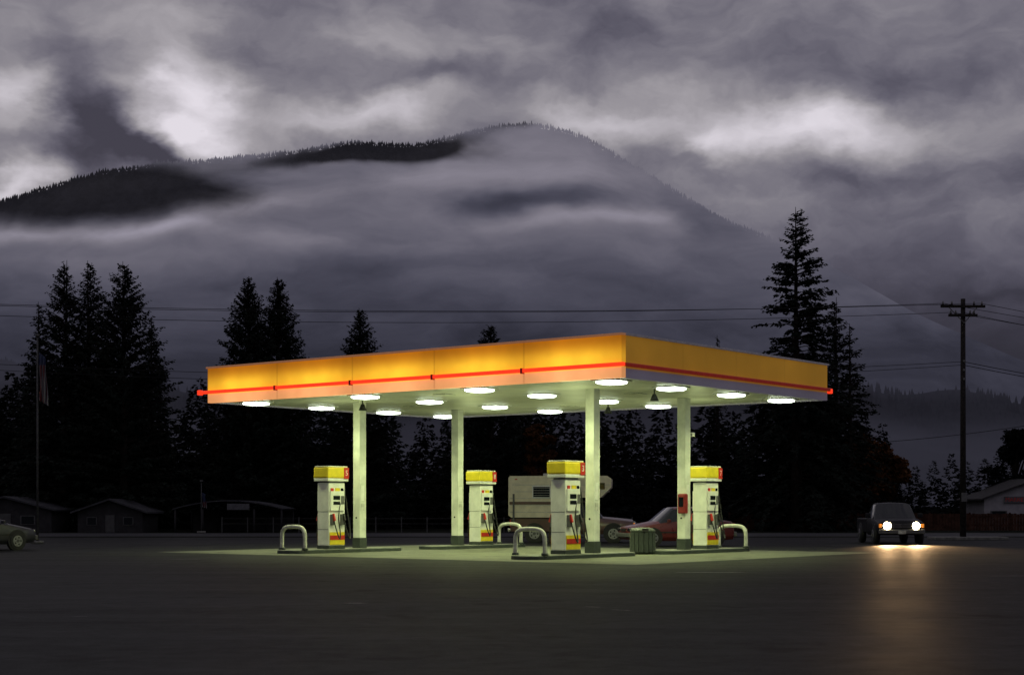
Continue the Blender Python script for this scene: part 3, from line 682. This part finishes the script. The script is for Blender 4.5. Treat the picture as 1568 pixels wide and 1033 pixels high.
for k in range(150):
    px=rg.uniform(-250,1750); Y=rg.uniform(112,138); tz=(HY-(np.interp(px,tpx,tpy)+100))*Y/F
    tz=max(1.4,tz*rg.uniform(.4,1)); cents.append(((px-CX)*Y/F,Y,tz*.45)); rad.append((2.6,2,tz*.55))
leafcloud('undergrowth',cents,rad,760,.30,M_fol2,4)
def broad(px,py,Y,wd,seed,m,name='autumn_tree'):
    x_,H=tp(px,py,Y); rg=np.random.RandomState(seed); cs=[];rs=[]
    for k in range(26):
        a=rg.rand()*6.28; r=wd*rg.rand()**.6*.75; zz=H*rg.uniform(.3,.92); r*=1.1-abs(zz/H-.55)*1.2
        cs.append((x_+math.cos(a)*r,Y+math.sin(a)*r,zz)); rs.append((wd*.36,wd*.36,wd*.24))
    leafcloud(name,cs,rs,230,.16,m,seed,(x_,Y,H,.16))
broad(1310,655,103,2.6,31,M_orange); broad(826,640,104,1.3,32,M_orange); broad(1345,670,106,2.0,33,M_orange); broad(1553,650,108,2.4,34,M_fol2,'broadleaf_tree')
# ------------------------------------------------------------------ mountain
RID=[(-900,470),(-500,400),(-200,345),(0,307),(60,288),(150,262),(230,250),(330,242),(400,236),(470,227),(540,214),(600,219),(640,219),(700,206),(740,195),(790,188),(850,192),(900,209),(950,241),(1000,270),(1050,300),(1100,330),(1150,352),(1200,370),(1290,412),(1400,475),(1568,550),(1900,600),(2400,640)]
Y1=4000.;Y0=3300.;PW=1.15
rx=np.array([(p[0]-CX)/F*Y1 for p in RID]); rz=np.array([(HY-p[1])/F*Y1 for p in RID])
def ridge(x_): return np.interp(x_,rx,rz)
def solve(px,py):
    a=(px-CX)/F;b=(HY-py)/F; Y=3700.
    for _ in range(30):
        X_=a*Y; Zz=b*Y; t=min(1,max(0,Zz/ridge(X_)))**(1/PW); Y=.5*Y+.5*(Y0+(Y1-Y0)*t)
    return a*Y,b*Y
m=bpy.data.materials.new('forested_slope_painted_cloud'); m.use_nodes=True; nt=m.node_tree; b=nt.nodes['Principled BSDF']; out=nt.nodes['Material Output']
ge=nt.nodes.new('ShaderNodeNewGeometry'); X,Y,Z=sep(nt,ge.outputs['Position'])
Uo=X/1000; Vo=Z/1000
a1=noise(nt,comb(nt,Uo,Vo*1.8,0),2.8,4,.5); a2=noise(nt,comb(nt,Uo+5,Vo*1.5,3),2.8,4,.5)
Ud=Uo+(a1-.5)*.45; Vd=Vo+(a2-.5)*.12
wv=comb(nt,Ud,Vd,0)
f1=noise(nt,comb(nt,Ud,Vd*2.6,5),3.4,7,.56)
cov=1.05+(f1-.5)*.6
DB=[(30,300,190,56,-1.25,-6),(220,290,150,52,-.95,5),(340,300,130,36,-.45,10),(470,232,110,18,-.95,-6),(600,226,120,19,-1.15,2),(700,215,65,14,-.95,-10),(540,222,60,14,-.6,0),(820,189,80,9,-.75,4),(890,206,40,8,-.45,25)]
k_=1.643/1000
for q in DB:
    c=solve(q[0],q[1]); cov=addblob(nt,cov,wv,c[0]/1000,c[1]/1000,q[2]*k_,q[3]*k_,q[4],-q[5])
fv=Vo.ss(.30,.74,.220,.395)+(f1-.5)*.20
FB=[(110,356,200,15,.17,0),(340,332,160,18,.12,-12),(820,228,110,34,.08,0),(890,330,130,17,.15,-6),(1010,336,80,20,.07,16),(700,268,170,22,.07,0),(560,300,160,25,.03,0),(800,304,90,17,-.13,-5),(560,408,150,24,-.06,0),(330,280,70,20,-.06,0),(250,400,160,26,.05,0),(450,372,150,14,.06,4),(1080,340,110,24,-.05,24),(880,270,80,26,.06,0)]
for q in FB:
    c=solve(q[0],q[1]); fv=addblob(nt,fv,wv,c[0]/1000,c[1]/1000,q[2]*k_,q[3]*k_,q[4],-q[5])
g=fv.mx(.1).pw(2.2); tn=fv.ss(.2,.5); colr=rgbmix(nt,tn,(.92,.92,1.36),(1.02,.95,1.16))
em=nt.nodes.new('ShaderNodeEmission'); nt.links.new(colr,em.inputs[0]); nt.links.new(g.k,em.inputs[1])  # cloud and fog are painted onto the slope as emission
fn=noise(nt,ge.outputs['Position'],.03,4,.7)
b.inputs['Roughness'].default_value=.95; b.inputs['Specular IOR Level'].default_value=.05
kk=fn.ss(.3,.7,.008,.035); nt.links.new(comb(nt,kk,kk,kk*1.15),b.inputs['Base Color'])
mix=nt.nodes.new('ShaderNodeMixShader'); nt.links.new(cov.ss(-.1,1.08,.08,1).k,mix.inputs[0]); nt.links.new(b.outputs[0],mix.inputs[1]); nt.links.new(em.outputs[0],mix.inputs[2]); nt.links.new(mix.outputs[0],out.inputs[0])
M_mtn=m
nx,ny=420,60; v=[];f=[]
xs=np.linspace(-2900,3000,nx)
rsm=ridge(xs); ker=np.hanning(9); ker/=ker.sum(); rsm=np.convolve(np.pad(rsm,4,'edge'),ker,'valid')
for j in range(ny+1):
    t=j/ny*1.35
    for i in range(nx):
        if t<=1: yy=Y0+(Y1-Y0)*t; zz=rsm[i]*t**PW
        else: yy=Y0+(Y1-Y0)*t; zz=rsm[i]*(1-(t-1)*2.0)
        gul=(math.sin(xs[i]*.011+math.sin(xs[i]*.004)*2+t*2)+.5*math.sin(xs[i]*.031+t*5))*22*max(0,t)*max(0,1-t)*2
        v.append((xs[i],yy+gul*2,zz+gul*.3-1))
for j in range(ny):
    for i in range(nx-1): a_=j*nx+i; f.append((a_,a_+1,a_+nx+1,a_+nx))
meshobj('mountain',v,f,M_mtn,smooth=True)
rg=np.random.RandomState(4); v=[];f=[]
def cone_tree(v,f,x_,y_,z_,h,r):
    for lv in range(3):
        zb=z_+h*(.0+.28*lv); zt=z_+h*(.55+.225*lv); rr=r*(1-.28*lv); o=len(v); a0=rg.rand()*6
        for k in range(5): v.append((x_+rr*math.cos(a0+k*1.2566),y_+rr*math.sin(a0+k*1.2566),zb))
        v.append((x_,y_,zt))
        for k in range(5): f.append((o+k,o+(k+1)%5,o+5))
for k in range(7000):
    x_=rg.uniform(-1500,800); t=1-abs(rg.randn())*.02; cl=.5+.5*math.sin(x_*.02+math.sin(x_*.007)*3)
    yy=Y0+(Y1-Y0)*t; zz=float(np.interp(x_,xs,rsm))*t**PW; h=rg.uniform(3,6)+7*rg.rand()**6+cl*cl*4*rg.rand()
    cone_tree(v,f,x_,yy,zz-3.5,h+2,h*.28+.8)
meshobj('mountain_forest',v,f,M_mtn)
m=bpy.data.materials.new('wooded_hill_painted_haze'); m.use_nodes=True; nt=m.node_tree; b=nt.nodes['Principled BSDF']; out=nt.nodes['Material Output']
ge=nt.nodes.new('ShaderNodeNewGeometry'); X,Y,Z=sep(nt,ge.outputs['Position'])
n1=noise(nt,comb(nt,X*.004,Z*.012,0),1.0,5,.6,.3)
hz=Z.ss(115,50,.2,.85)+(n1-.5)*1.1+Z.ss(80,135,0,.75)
em=nt.nodes.new('ShaderNodeEmission'); em.inputs[0].default_value=(.93,.91,1.30,1); em.inputs[1].default_value=.031  # haze is put into the hill's colour as emission
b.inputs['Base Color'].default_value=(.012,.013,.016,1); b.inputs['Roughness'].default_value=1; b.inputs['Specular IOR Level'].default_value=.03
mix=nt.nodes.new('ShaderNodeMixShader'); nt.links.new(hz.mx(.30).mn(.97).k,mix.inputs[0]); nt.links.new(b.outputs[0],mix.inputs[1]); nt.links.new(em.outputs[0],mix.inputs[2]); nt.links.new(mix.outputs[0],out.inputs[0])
M_hill=m
hp=[(-600,560),(0,545),(60,565),(260,590),(420,605),(700,600),(1000,598),(1200,590),(1340,588),(1400,598),(1480,592),(1568,608),(2200,600)]
YH=1500.; hx_=[(p[0]-CX)/F*YH for p in hp]; hz_=[(HY-p[1])/F*YH for p in hp]
v=[];f=[]; nx=200; xs2=np.linspace(-1300,1300,nx)
for j in range(21):
    t=j/20
    for x_ in xs2: v.append((x_,YH-500*(1-t),np.interp(x_,hx_,hz_)*t-3+3*math.sin(x_*.05)*t))
for j in range(20):
    for i in range(nx-1): a_=j*nx+i; f.append((a_,a_+1,a_+nx+1,a_+nx))
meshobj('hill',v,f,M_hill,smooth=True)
v=[];f=[]
for k in range(5000):
    x_=rg.uniform(-650,900); t=1-rg.rand()**1.5*.75; zz=np.interp(x_,hx_,hz_)*t-6; h=rg.uniform(2,6)
    cone_tree(v,f,x_,YH-500*(1-t),zz,h+5,h*.3+1.2)
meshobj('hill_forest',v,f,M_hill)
